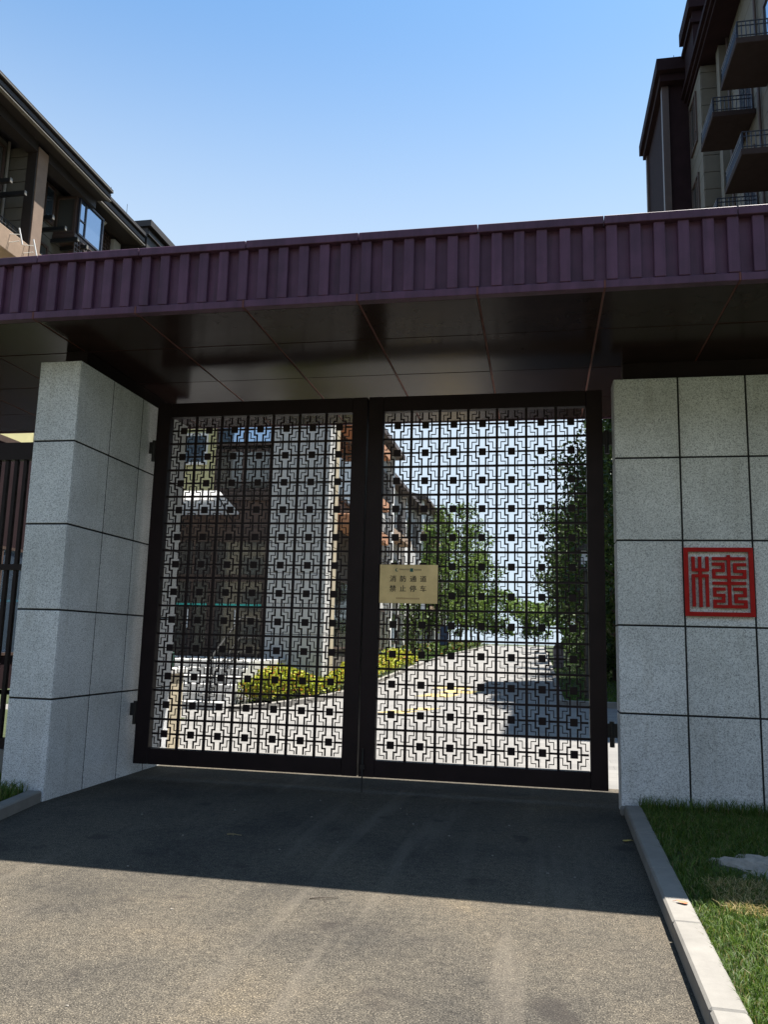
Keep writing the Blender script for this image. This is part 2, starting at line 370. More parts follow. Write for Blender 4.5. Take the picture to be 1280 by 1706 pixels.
# ------------------------------------------------------------------ canopy over the gate
XA, XB, YF, YB, ZS, ZT = -7.0, 9.0, -2.03, 1.78, 4.27, 4.87
cn = thing('gate_canopy', 'long plum brown gate canopy with ribbed fascia and dark glossy soffit', 'canopy', (0, 0, ZS))
obj('roof_core', MB().box(XA+.02, XB-.02, YF+.10, YB-.03, ZS+.035, ZT-.03), JOINT, cn)
obj('fascia_sheet', MB().box(XA, XB, YF+.048, YF+.095, ZS+.066, ZT-.071), FASC, cn)
obj('rear_fascia', MB().box(XA, XB, YB-.03, YB, ZS-.004, ZT-.071), FASC, cn)
seams = [.31+k*1.0 for k in range(-7, 9)]
edges = [XA]+[s_ for s_ in seams if XA < s_ < XB]+[XB]
for a, b in zip(edges[:-1], edges[1:]):
    dz = rng.uniform(-.0015, .0015)
    place('fascia_cap', a+.003, b-.003, YF-.02, YF+.30, ZT-.070+dz, ZT+dz, FASC, cn, .004)
    place('fascia_foot', a+.006, b-.006, YF, YF+.08, ZS+dz, ZS+.065+dz, FASC, cn, .004)
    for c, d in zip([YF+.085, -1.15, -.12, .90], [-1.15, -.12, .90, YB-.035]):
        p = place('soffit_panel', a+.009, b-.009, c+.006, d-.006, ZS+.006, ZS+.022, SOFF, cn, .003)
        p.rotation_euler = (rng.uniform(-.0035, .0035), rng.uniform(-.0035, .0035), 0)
    place('roof_sheet', a+.003, b-.003, YF+.31, YB+.02, ZT-.028, ZT-.004, FASC, cn, .004)
for s_ in seams:
    if XA < s_ < XB:
        obj('sealant_joint', MB().box(s_-.0065, s_+.0065, YF-.0015, YF+.083, ZS-.0012, ZS+.064), SEAL, cn)
obj('soffit_backing', MB().box(XA+.01, XB-.01, YF+.085, YB-.035, ZS+.012, ZS+.016), SEAL, cn)
x = -6.93
k = 0
while x < XB-.05:
    place('batten', x, x+.086, YF+.001+rng.uniform(-.001, .001), YF+.0475, ZS+.068, ZT-.073, FASC, cn, .005); x += .1815+rng.uniform(-.002, .002); k += 1

# ------------------------------------------------------------------ granite piers
rowz = [0, .885, 1.69, 2.49, 3.29, 4.09]
def pier(root, x0, x1, y0, y1, xcols, ycols, inner):
    J = .0085; T = .03
    obj('core', MB().box(x0+.005, x1-.005, y0+.005, y1-.005, 0, 4.085), JOINT, root)
    for z0, z1 in zip(rowz[:-1], rowz[1:]):
        z0 = z0+J if z0 else -.03
        for a, b in zip(xcols[:-1], xcols[1:]):
            a2 = a+J if a != x0 else a+.002; b2 = b-J if b != x1 else b-.002
            for f, g in ((y0, y0+T), (y1-T, y1)):
                dy = rng.uniform(-.0012, .0012)
                place('granite_slab', a2, b2, f+dy, g+dy, z0, z1-J, GRAN, root, .003)
        for c, d in zip(ycols[:-1], ycols[1:]):
            c2 = c+J if c != y0 else c+.016; d2 = d-J if d != y1 else d-.016
            for f, g in ((x0, x0+T), (x1-T, x1)):
                dx = rng.uniform(-.0012, .0012)
                place('granite_slab', f+dx, g+dx, c2, d2, z0, z1-J, GRAN, root, .003)
    obj('neck', MB().box(x0+.10, x1-.10, y0+min(.25, .35*(y1-y0)), y1-min(.15, .2*(y1-y0)), 4.086, ZS+.004), GATE, root)
lp = thing('granite_pier', 'narrow speckled granite gate pier beside the dark bar fence', 'pier', (-2.76, -.2, 0))
pier(lp, -2.98, -2.545, -1.435, 1.0, [-2.98, -2.545], [-1.435, -.80, -.165, .42, 1.0], 1)
rp = thing('granite_pier', 'wide speckled granite gate pier carrying the red seal emblem', 'pier', (4.3, .3, 0))
pier(rp, 2.518, 6.16, -.30, -.02, [2.518, 3.118, 3.732, 4.34, 4.95, 5.56, 6.16], [-.30, -.02], -1)

# ------------------------------------------------------------------ gate leaves with fret lattice
S = .2994; FR = .1614; GAP = .008; LW = 7*S+2*FR; LH = 12*S+2*FR; ZB = .145
def fret_meshes():
    mb = MB(); d = .006
    def hb(xa, xb, z, t): mb.box(xa*S, xb*S, -d, d, z*S-t/2, z*S+t/2)
    def vb(x_, za, zb, t): mb.box(x_*S-t/2, x_*S+t/2, -d, d, za*S, zb*S)
    M_, TH, B = .0155, .0078, .5-.042
    hb(-.194, .194, 0, .009)
    for sx in (-1, 1):
        def H(xa, xb, z, t):
            a, b = sorted((sx*xa, sx*xb)); hb(a, b, z, t)
        H(.246, B, 0, .020)                     # bar through the middle
        vb(sx*.22, -.246, .246, M_)                                       # side of the ring
        for sz in (-1, 1):
            H(.089, .194, sz*.22, M_)                                      # shoulder of the ring
            a, b = sorted((sz*.246, sz*B)); vb(sx*.115, a, b, M_)   # leg to the cell edge
            H(.347, B, sz*.125, TH); a, b = sorted((sz*.138, sz*.358)); vb(sx*.36, a, b, TH)
            H(.192, .347, sz*.345, TH); a, b = sorted((sz*.358, sz*B)); vb(sx*.205, a, b, TH)
    fm = mb.mesh('fret_tile'); fm.materials.append(GATE)
    q = .122*S
    bm = MB().bev(-q, q, -.011, .011, -q, q, .003).mesh('square_boss'); bm.materials.append(GATE)
    return fm, bm
FM, BM = fret_meshes()
def leaf(x0, label, hinge_x, bolt):
    r = thing('gate_leaf', label, 'gate', (x0+LW/2, 0, ZB), 'leaves of the double gate')
    x1 = x0+LW; z0 = ZB; z1 = ZB+LH; D = .05
    obj('stile', MB().bev(x0, x0+FR, -D, D, z0, z1, .005), GATE, r)
    obj('stile', MB().bev(x1-FR, x1, -D, D, z0, z1, .005), GATE, r)
    obj('bottom_rail', MB().bev(x0+FR+.0015, x1-FR-.0015, -D+.002, D-.002, z0+.001, z0+FR, .004), GATE, r)
    obj('top_rail', MB().bev(x0+FR+.0015, x1-FR-.0015, -D+.002, D-.002, z1-FR, z1-.001, .004), GATE, r)
    ox, oz = x0+FR, z0+FR
    for i in range(1, 7): obj('lattice_bar', MB().box(ox+i*S-.013, ox+i*S+.013, -.012, .012, oz+.001, oz+12*S-.001), GATE, r)
    bar = None
    for j in range(1, 12):
        if bar is None:
            bar = MB()
            for i in range(7): bar.box(i*S+(.0135 if i else .001), (i+1)*S-(.0135 if i < 6 else .001), -.011, .011, -.011, .011)
            bar = bar.mesh('cross_bar'); bar.materials.append(GATE)
        link('cross_bar', bar, GATE, r, (ox, 0, oz+j*S))
    for i in range(7):
        for j in range(12):
            t = link('fret_tile', FM, GATE, r, (ox+(i+.5)*S, 0, oz+(j+.5)*S))
            b = link('square_boss', BM, GATE); b.parent = t
    hx, sgn = hinge_x
    for zc in (.66, 3.53):
        h = obj('hinge', MB().box(min(hx, hx+sgn*.10), max(hx, hx+sgn*.10), .0, .03, zc-.03, zc+.10), BLACK, r)
        obj('hinge_pin', MB().tube([(hx+sgn*.045, .015, zc-.12), (hx+sgn*.045, .015, zc+.12)], .024, 10), BLACK, h)
    if bolt:
        bo = obj('drop_bolt', MB().tube([(x0+.045, -.062, .004), (x0+.045, -.062, .42)], .0085, 8), BLACK, r)
        obj('bolt_guide', MB().box(x0+.025, x0+.065, -.075, -.05, .22, .26), BLACK, bo)
    return r
leaf(-LW-GAP/2-.004, 'dark brown fretwork gate leaf hung on the narrow granite pier', (-LW-GAP/2-.004, -1), False)
leaf(GAP/2+.004, 'dark brown fretwork gate leaf carrying the brass plaque', (GAP/2+.004+LW, 1), True)

# ------------------------------------------------------------------ brass plaque and red seal
def text_mesh(body, size, loc, mat, parent, name='lettering', bold=.0, ext=.0012):
    c = bpy.data.curves.new('t', 'FONT'); c.body = body; c.size = size; c.extrude = ext; c.offset = 0
    c.align_x = 'CENTER'; c.align_y = 'CENTER'; c.resolution_u = 2
    o = bpy.data.objects.new('t', c); col.objects.link(o)
    bpy.context.view_layer.update()
    me = bpy.data.meshes.new_from_object(o.evaluated_get(bpy.context.evaluated_depsgraph_get()))
    bpy.data.objects.remove(o); me.name = name
    if bold:                                            # heavier weight: three closely shifted copies in one mesh
        v0 = [tuple(v.co) for v in me.vertices]; f0 = [tuple(p.vertices) for p in me.polygons]; V = []; F = []
        for q, (dx, dy, dz) in enumerate(((-bold, 0, 0), (bold, 0, .0001), (0, bold*.5, .0002))):
            V += [(a+dx, b+dy, c_+dz) for a, b, c_ in v0]; F += [tuple(k_+q*len(v0) for k_ in f) for f in f0]
        bpy.data.meshes.remove(me); me = bpy.data.meshes.new(name); me.from_pydata(V, [], F)
    me.materials.clear(); me.materials.append(mat)
    t = link(name, me, mat, parent, loc); t.rotation_euler = (math.pi/2, 0, 0); return t
PX, PZ, PY = .479, 2.066, -.058
pq = thing('brass_plaque', 'brass plaque with black lettering fixed to the fretwork gate', 'plaque', (PX, PY, PZ))
obj('plate', MB().bev(PX-.301, PX+.301, PY-.003, PY+.003, PZ-.198, PZ+.198, .002), BRASS, pq)
for r_, row in enumerate(('消防通道', '禁止停车')):
    for i, ch in enumerate(row):
        text_mesh(ch, .070, (PX-.161+.1045*i, PY-.0045, PZ+.047-.100*r_), INK, pq, 'character', .0014)
for sx in (-.15, .16): obj('fixing_screw', MB().tube([(PX+sx*1.75, PY-.006, PZ+.18), (PX+sx*1.75, PY+.058, PZ+.18)], .006, 8), BRASS, pq)
cres = MB(); th = np.linspace(.9, 5.4, 15)
po = [(PX-.123+.017*math.cos(t), PZ+.142+.017*math.sin(t)) for t in th]+[(PX-.118+.012*math.cos(t), PZ+.144+.012*math.sin(t)) for t in th[::-1]]
cres.prism(po, 'y', PY-.0045, PY-.0025); obj('crescent_logo', cres, TEAL, pq)
obj('logo_block', MB().box(PX+.013, PX+.047, PY-.0045, PY-.0025, PZ+.124, PZ+.160), TEAL, pq)
def ticks(mb, xa, xb, z, h, n):
    for i in range(n):
        c = xa+(xb-xa)*(i+.5)/n; q = (xb-xa)/n*.36
        mb.box(c-q, c+q, PY-.0045, PY-.0025, z-h*.5, z-h*.28); mb.box(c-q, c+q, PY-.0045, PY-.0025, z+h*.22, z+h*.5)
        mb.box(c-q*.3, c+q*.3, PY-.0044, PY-.0026, z-h*.3, z+h*.24)
    return mb
obj('small_print', ticks(ticks(MB(), PX-.098, PX+.006, PZ+.148, .013, 9), PX+.055, PX+.132, PZ+.145, .016, 4), INK, pq)
obj('small_print', ticks(MB(), PX-.128, PX+.118, PZ-.148, .014, 12), REDINK, pq)

EX0, EX1, EZ0, EZ1, EY = 3.117, 3.724, 1.786, 2.420, -.300
em = thing('seal_emblem', 'square red seal emblem with carved angular strokes on the granite pier', 'emblem', ((EX0+EX1)/2, EY, EZ0))
ex = lambda px, py: EX0+(EX1-EX0)*(px-(65+40*(py-105)/970))/(990+10*(py-105)/970)
ez = lambda py: EZ1-(EZ1-EZ0)*(py-105)/972
Y0, Y1 = EY-.034, EY-.010
fw = .064*(EX1-EX0)
obj('seal_frame', MB().box(EX0, EX1, Y0, Y1, EZ0, EZ0+fw).box(EX0, EX1, Y0, Y1, EZ1-fw, EZ1).box(EX0, EX0+fw, Y0+.0005, Y1-.0005, EZ0+fw, EZ1-fw).box(EX1-fw, EX1, Y0+.0005, Y1-.0005, EZ0+fw, EZ1-fw), RED, em)
def strokes(L):
    mb = MB(); q = .0148
    for i, (xa, ya, xb, yb) in enumerate(L):
        e = .0002*(i % 7)
        if ya == yb: mb.box(ex(xa, ya), ex(xb, yb), Y0+e, Y1-e, ez(ya)-q, ez(ya)+q)
        else: 
            c = (ex(xa, ya)+ex(xb, yb))/2; mb.box(c-q, c+q, Y0+e, Y1-e, ez(yb), ez(ya))
    return mb
obj('seal_character', strokes([(208, 235, 213, 440), (408, 235, 412, 440), (190, 425, 432, 425), (303, 235, 330, 950), (195, 508, 437, 508), (218, 490, 230, 945), (410, 490, 425, 945)]), RED, em)
obj('seal_character', strokes([(480, 262, 957, 262), (715, 210, 742, 935), (482, 340, 660, 340), (638, 320, 640, 445), (488, 430, 662, 430), (508, 415, 510, 540), (495, 524, 967, 524),
    (788, 346, 965, 346), (806, 330, 808, 455), (790, 440, 967, 440), (945, 422, 947, 540), (492, 610, 970, 610),
    (500, 692, 676, 692), (522, 675, 524, 795), (502, 780, 676, 780), (650, 762, 652, 875), (505, 862, 674, 862), (528, 845, 530, 955), (507, 938, 987, 938),
    (792, 692, 974, 692), (952, 675, 954, 795), (804, 782, 974, 782), (828, 765, 830, 880), (812, 866, 986, 866), (966, 850, 968, 955)]), RED, em)
for a_ in (.06, .94):
    for b_ in (.03, .97): obj('standoff', MB().tube([(EX0+a_*(EX1-EX0), Y1-.002, EZ0+b_*(EZ1-EZ0)), (EX0+a_*(EX1-EX0), EY+.002, EZ0+b_*(EZ1-EZ0))], .008, 6), BLACK, em)

# ------------------------------------------------------------------ bar fence left of the pier
fy = -.95
fe = thing('bar_fence', 'tall dark brown vertical bar fence running left from the narrow pier', 'fence', (-5, fy, .07))
obj('top_rail', MB().box(-7.2, -2.99, fy-.04, fy+.04, 3.22, 3.40), GATE, fe)
obj('middle_rail', MB().box(-7.2, -2.99, fy-.03, fy+.03, 2.09, 2.15), GATE, fe)
obj('bottom_rail', MB().box(-7.2, -2.99, fy-.04, fy+.04, .36, .46), GATE, fe)
obj('plinth', MB().box(-7.2, -2.985, fy-.10, fy+.10, .02, .36), KERB, fe)
x = -3.06
while x > -7.2:
    obj('bar', MB().box(x-.018, x+.018, fy-.02, fy+.02, .461, 2.089).box(x-.018, x+.018, fy-.02, fy+.02, 2.151, 3.219), GATE, fe); x -= .105
for x in (-3.02, -5.1, -7.17): obj('post', MB().box(x-.03, x+.03, fy-.045, fy+.045, .362, 3.405), GATE, fe)

# ------------------------------------------------------------------ building helpers
def window(parent, axis, plane, a0, a1, z0, z1, out, frame=BROWN, glass=GLASS, mull=(.35,), trans=(.3,), fw=.07, name='window'):
    """framed window in a wall plane; axis 'x' = wall faces +-x and runs along y, 'y' = runs along x; out = outward sign"""
    def bx(mb, a, b, c, d, p, q):
        p, q = sorted((plane+out*p, plane+out*q))
        return mb.box(p, q, a, b, c, d) if axis == 'x' else mb.box(a, b, p, q, c, d)
    fr = MB()
    bx(fr, a0, a1, z0, z0+fw, .0, .06); bx(fr, a0, a1, z1-fw, z1, .0, .06)
    bx(fr, a0, a0+fw, z0+fw, z1-fw, .0, .059); bx(fr, a1-fw, a1, z0+fw, z1-fw, .0, .059)
    for t in mull:
        c = a0+(a1-a0)*t; bx(fr, c-.025, c+.025, z0+fw, z1-fw, .0, .05)
    w_ = obj(name, fr, frame, parent)
    for t in trans:
        c = z0+(z1-z0)*t
        e = a0+(a1-a0)*(mull[0] if mull else 1)-.026
        bx(fr2 := MB(), a0+fw, e, c-.02, c+.02, .0, .045); obj('transom', fr2, frame, w_)
    pn = MB(); bx(pn, a0+.01, a1-.01, z0+.01, z1-.01, .012, .022); obj('pane', pn, glass, w_)
    return w_
def courses(parent, axis, plane, a0, a1, z0, z1, step, out, mat, t=.03, name='siding_course', gap=.02):
    z = z0
    while z < z1-.05:
        e = min(z+step, z1)-gap; p, q = sorted((plane, plane+out*t))
        if axis == 'x': place(name, p, q, a0, a1, z, e, mat, parent, .004)
        else: place(name, a0, a1, p, q, z, e, mat, parent, .004)
        z += step
def railing(parent, pts, z, h, mat=BLACK, n_gap=.14):
    r = MB()
    for (ax, ay), (bx_, by) in zip(pts[:-1], pts[1:]):
        for zz in (z+.06, z+h-.12, z+h): r.tube([(ax, ay, zz), (bx_, by, zz)], .016, 6)
        L = math.hypot(bx_-ax, by-ay); n = max(2, int(L/n_gap))
        for i in range(n+1):
            t = i/n; r.tube([(ax+(bx_-ax)*t, ay+(by-ay)*t, z), (ax+(bx_-ax)*t, ay+(by-ay)*t, z+h)], .013 if 0 < i < n else .022, 6)
    return obj('railing', r, mat, parent)
def lattice_panel(parent, axis, plane, a0, a1, z0, z1, step, mat=BROWN):
    r = MB(); d = .02
    def bx(a, b, c, e): r.box(plane-d, plane+d, a, b, c, e) if axis == 'x' else r.box(a, b, plane-d, plane+d, c, e)
    n = max(2, int((a1-a0)/step)); k = max(2, int((z1-z0)/step))
    for i in range(n+1): c = a0+(a1-a0)*i/n; bx(c-.018, c+.018, z0, z1)
    d = .018
    for j in range(k+1): c = z0+(z1-z0)*j/k; bx(a0, a1, c-.018, c+.018)
    return obj('lattice_screen', r, mat, parent)

# ------------------------------------------------------------------ left apartment building (above the canopy)
L1 = thing('apartment_building', 'olive grey apartment building with deep eaves, beige balcony and projecting steel arms', 'building', (-17, 10, 0))
WX = -11.95
EAVE = plain('dark eave paint', (.024, .018, .015), .6); LIP = plain('pale gutter', (.17, .155, .13), .5)
obj('wall_core', MB().box(-24, WX-.031, -1, 15.0, 0, 14.25), JOINT, L1)
courses(L1, 'x', WX, -1, 9.2, 0, 14.2, .36, -1, OLIVE)
courses(L1, 'x', WX, 9.46, 14.3, 0, 14.2, .36, -1, OLIVE)
fin = obj('fin_wall', MB().box(WX+.01, -11.32, 9.205, 9.46, 10.6, 14.12), OLIVE, L1)
courses(L1, 'y', 9.20, WX+.02, -11.34, 10.6, 14.1, .36, -1, OLIVE)
pst = obj('post', MB().bev(-11.40, -11.115, 9.16, 9.58, 10.55, 14.1, .01), EAVE, L1)
obj('post_facing', MB().bev(-11.112, -11.08, 9.18, 9.60, 10.55, 14.08, .006), plain('brown stucco post', (.20, .135, .095), .85, 0, .12, 4, .3), pst)
obj('eave_beam', MB().box(-11.42, -11.10, -1.4, 9.155, 13.92, 14.2).box(-11.42, -11.10, 9.605, 12.0, 13.92, 14.2), EAVE, L1)
ev = obj('eave', MB().prism([(-11.93, 14.32), (-10.75, 14.14), (-10.75, 14.22), (-10.66, 14.22), (-10.66, 14.34), (-10.8, 14.34), (-10.8, 14.38), (-10.6, 14.38), (-10.6, 14.48), (-13.5, 15.0), (-13.5, 14.40)], 'y', -1.5, 12.05), EAVE, L1)
obj('gutter_lip', MB().box(-10.76, -10.65, -1.5, 12.06, 14.135, 14.16), LIP, ev)
obj('gutter_lip', MB().box(-10.62, -10.592, -1.5, 12.06, 14.40, 14.425), LIP, ev)
ev2 = obj('eave', MB().prism([(-11.93, 14.30), (-11.1, 14.20), (-11.1, 14.30), (-11.02, 14.30), (-11.02, 14.44), (-11.15, 14.44), (-11.15, 14.50), (-10.96, 14.50), (-10.96, 14.60), (-13.5, 15.05), (-13.5, 14.4)], 'y', 12.07, 14.85), EAVE, L1)
obj('gutter_lip', MB().box(-11.12, -11.0, 12.07, 14.86, 14.19, 14.225), LIP, ev2)
obj('end_block', MB().box(-14.5, -11.0, 14.95, 17.4, 0, 14.9).box(-14.6, -10.85, 14.87, 17.5, 14.91, 15.12).box(-14.55, -10.92, 14.9, 17.45, 14.62, 14.74), EAVE, L1)
bal = obj('balcony_slab', MB().bev(WX+.005, -11.1, 2.0, 10.0, 10.75, 11.32, .02), BEIGE, L1)
railing(L1, [(-11.35, 2.1), (-11.35, 9.1)], 11.32, .36)
railing(L1, [(-11.35, 9.62), (-11.35, 9.95), (-11.9, 9.95)], 11.32, .36)
for y in (8.42, 9.00):
    b_ = MB().tube([(-11.10, y, 11.22), (-10.84, y+.02, 11.20)], .009, 6).tube([(-11.1, y, 11.0), (-10.84, y+.01, 11.02)], .009, 6).tube([(-10.86, y, 11.36), (-10.74, y+.02, 10.92)], .018, 6)
    obj('wall_bracket', b_, WHITE, bal)
for y in (6.5, 7.1, 7.68, 8.24, 8.82, 10.04, 10.63, 11.26, 11.73):
    arm = obj('steel_arm', MB().box(WX, -11.1, y-.04, y+.04, 12.50, 12.61), BLACK, L1)
    obj('arm_cap', MB().box(-11.099, -11.08, y-.042, y+.042, 12.498, 12.612), LIP, arm)
window(L1, 'x', WX, 10.55, 11.22, 13.0, 14.1, 1, BROWN, GLASS)
window(L1, 'x', WX, 10.30, 11.1, 11.4, 12.3, 1, BROWN, DGLASS)
window(L1, 'x', WX, 8.0, 8.95, 12.75, 14.0, 1, BROWN, DGLASS)
window(L1, 'x', WX, 4.4, 6.2, 12.0, 14.0, 1, BROWN, DGLASS)
bay = obj('bay_box', MB().box(WX+.01, -11.261, 11.36, 12.70, 12.78, 14.0).box(WX+.01, -11.23, 11.28, 12.76, 12.66, 12.779), BROWN, L1)
window(L1, 'x', -11.26, 11.38, 12.68, 12.80, 13.95, 1, plain('navy window frame', (.02, .02, .03), .4), GLASS, (.28,), (.42,), .06)
window(L1, 'y', 11.36, -11.93, -11.28, 12.80, 13.95, -1, BROWN, DGLASS, (), ())
lattice_panel(L1, 'x', -11.27, 11.36, 12.70, 11.9, 12.65, .12)
lattice_panel(L1, 'x', WX+.06, 13.55, 14.2, 12.4, 14.2, .12)
obj('downpipe', MB().tube([(WX+.06, 9.05, 11.3), (WX+.06, 9.05, 14.2)], .04, 8), LIP, L1)
obj('downpipe', MB().tube([(WX+.07, 13.3, 11.3), (WX+.07, 13.3, 13.85), (WX+.45, 13.25, 14.2)], .05, 8), STONE, L1)
obj('pilaster', MB().box(WX, WX+.16, 12.85, 13.2, 0, 14.25), STONE, L1); obj('pilaster', MB().box(WX, WX+.16, 14.3, 14.7, 0, 14.2), STONE, L1)
for y in (12.9, 13.9): obj('lightning_rod', MB().tube([(-11.2, y, 14.6), (-11.2, y, 15.15)], .007, 5), BLACK, L1)

pod = obj('podium', MB().box(WX+.002, -10.95, 2.0, 14.0, 0, 6.0), DKWALL, L1)
obj('podium_band', MB().box(WX+.002, -10.93, 1.98, 14.02, 6.001, 6.15), BROWN, L1)
for i in range(6): obj('wall_panel', MB().box(WX+.002, -11.0, 2.05+2.0*i, 3.97+2.0*i, 6.152, 7.2), YELLOWW if i % 2 else STONE, L1)
for i in range(4):
    window(L1, 'x', -10.95, 2.6+2.9*i, 4.6+2.9*i, .9, 3.5, 1, BROWN, GLASS if i == 2 else DGLASS)
# ------------------------------------------------------------------ right apartment building
PLUM = plain('plum slab', (.034, .024, .023), .8, 0, .15, 4, 0, .1); NAVY = plain('navy railing', (.012, .016, .035), .35)
R1 = thing('apartment_building', 'tall dark apartment building with stacked balconies and a plum stair tower', 'building', (12, 16, 0))
obj('wall_core', MB().box(8.03, 20, 11.2, 21.5, 0, 21.6), JOINT, R1)
courses(R1, 'x', 8.0, 11.2, 21.0, 0, 21.5, .62, 1, OLIVE)
courses(R1, 'y', 11.2, 8.03, 20, 0, 21.5, .62, -1, OLIVE)
obj('eave', MB().prism([(8.4, 21.4), (7.25, 21.36), (7.25, 21.5), (7.15, 21.5), (7.15, 21.66), (7.05, 21.66), (7.05, 21.85), (9, 22.6), (20, 22.6), (20, 21.4)], 'y', 10.6, 20.75), DKWALL, R1)
obj('bay_wall', MB().box(7.33, 8.0, 18.43, 20.58, 0, 21.35), OLIVE, R1)
courses(R1, 'y', 18.43, 7.33, 7.98, 0, 21.3, .62, -1, OLIVE); courses(R1, 'x', 7.33, 18.43, 20.55, 0, 21.3, .62, -1, OLIVE)
for z in (13.6, 16.9, 20.0): window(R1, 'x', 7.30, 19.1, 20.2, z-1.0, z+.9, -1, BROWN, DGLASS)
for (y0, y1, zz) in ((11.6, 13.45, (7.5, 10.6, 13.7, 16.8)), (14.55, 16.3, (7.3, 10.45, 13.6, 16.78))):
    for z in zz:
        b_ = obj('balcony_slab', MB().bev(6.8, 7.99, y0, y1, z, z+.17, .012), PLUM, R1)
        railing(R1, [(7.9, y0+.03), (6.84, y0+.03), (6.84, y1-.03), (7.9, y1-.03)], z+.17, .46, NAVY, .10)
        window(R1, 'x', 8.0, y0+.2, y1-.15, z+.25, z+2.35, -1, BROWN, GLASS if z > 13 else DGLASS, (.5,), ())
for y in (14.0, 17.2): obj('downpipe', MB().tube([(7.93, y, 0.), (7.93, y, 21.35)], .045, 8), BROWN, R1)
obj('corner_pilaster', MB().box(7.72, 7.99, 17.5, 17.9, 0, 21.35), OLIVE, R1)
tw = obj('stair_tower', MB().box(6.45, 10, 20.6, 25.1, 0, 22.25), DKWALL, R1)
obj('corner_pier', MB().box(6.36, 6.60, 20.5, 20.78, 0, 22.2), BROWN, R1); obj('corner_pier', MB().box(6.36, 6.6, 24.9, 25.17, 0, 22.2), BROWN, R1)
tr = obj('tower_roof', MB().box(6.26, 10.2, 20.25, 25.3, 22.24, 22.52).box(6.13, 10.3, 20.0, 25.45, 22.53, 23.0), DKWALL, R1)
obj('roof_turret', MB().box(7.1, 9, 18.3, 19.9, 22.0, 23.4).box(6.95, 9.1, 18.1, 20.05, 23.41, 23.9).box(7.0, 9.05, 18.2, 20.0, 22.9, 23.05), DKWALL, R1)
for x_, y_ in ((6.9, 20.9), (7.05, 21.4)): obj('lightning_rod', MB().tube([(x_, y_, 23), (x_, y_, 23.75)], .012, 5), BLACK, tr)

# ------------------------------------------------------------------ lobby building seen through the gate
L0 = thing('entrance_building', 'entrance building with grey stone corner column, brown framed glass doors and steps', 'building', (-7, 14, 0))
FY = 12.5
obj('wall_core', MB().box(-9.5, -4.26, FY+.05, 20, 0, 9.6), JOINT, L0)
# stone column in courses, front and side
z = 0
while z < 9.5:
    place('stone_block', -5.37, -3.70, FY-.25, FY+.25, z, z+.785, STONE, L0, .008); z += .80
    
z = 0
while z < 9.5:
    place('stone_block', -4.19, -3.80, 13.35, 13.7, z, z+.785, CREAM, L0, .008); z += .80
obj('side_wall', MB().box(-4.25, -4.20, 12.76, 20, 0, 9.55), plain('grey brown render', (.09, .08, .07), .8), L0)
for z in (1.2, 5.7, 8.0): window(L0, 'x', -4.2, 14.2, 18.6, z, z+1.5 if z > 7 else z+2.1, 1, BROWN, DGLASS)
for z in (4.75, 7.75): obj('balcony_slab', MB().bev(-4.199, -3.35, 14.1, 19.2, z, z+.32, .015), TERRA, L0)
railing(L0, [(-4.1, 14.15), (-3.4, 14.15), (-3.4, 19.1)], 5.07, .5, BLACK, .25)
# left stone strip, spandrel, upper windows, doors
obj('spandrel', MB().box(-9.4, -5.38, FY-.05, FY+.049, 4.12, 4.42).box(-9.4, -5.38, FY-.12, FY+.048, 5.18, 5.42), BROWN, L0)
obj('spandrel_panel', MB().box(-9.4, -5.38, FY-.02, FY+.047, 4.43, 5.17), plain('brown louvre', (.075, .045, .035), .6), L0)
obj('wall_panel', MB().box(-9.4, -7.05, FY-.01, FY+.046, 5.43, 9.5), YELLOWW, L0)
window(L0, 'y', FY, -7.04, -5.39, 5.45, 6.62, -1, BROWN, DGLASS, (.5,), (.2,))
window(L0, 'y', FY, -7.04, -5.39, 6.72, 9.4, -1, BROWN, GLASS, (.5,), (.6,))
window(L0, 'y', FY-.01, -8.9, -7.3, 6.2, 7.1, -1, WHITE, GLASS, (.5,), ())
aw = obj('awning', MB().prism([(10.95, 5.12), (12.42, 4.78), (12.42, 4.83), (10.95, 5.17)], 'x', -9.3, -6.25), AWN, L0)
for x in (-9.2, -7.8, -6.35): obj('awning_arm', MB().tube([(x, 12.45, 4.45), (x, 11.1, 5.08)], .02, 6), BLACK, aw)
for (a, b) in ((-9.3, -8.1), (-8.05, -6.95), (-6.9, -5.40)):
    d_ = window(L0, 'y', FY, a, b, .965, 3.05, -1, BROWN, DGLASS, (.5,), (), .09, 'glass_door')
    obj('teal_band', MB().box(a+.1, b-.1, FY-.05, FY-.024, 2.30, 2.36), plain('teal film', (.05, .42, .36), .4), d_)
    obj('door_handle', MB().tube([((a+b)/2-.06, FY-.09, 1.7), ((a+b)/2-.06, FY-.09, 2.2)], .015, 6), WHITE, d_)
    window(L0, 'y', FY, a, b, 3.08, 4.1, -1, BROWN, DGLASS, (.5,), (), .06)
obj('hanging_drapes', MB().box(-6.9, -6.0, FY+.03, FY+.045, 3.1, 4.1), YELLOWW, L0)
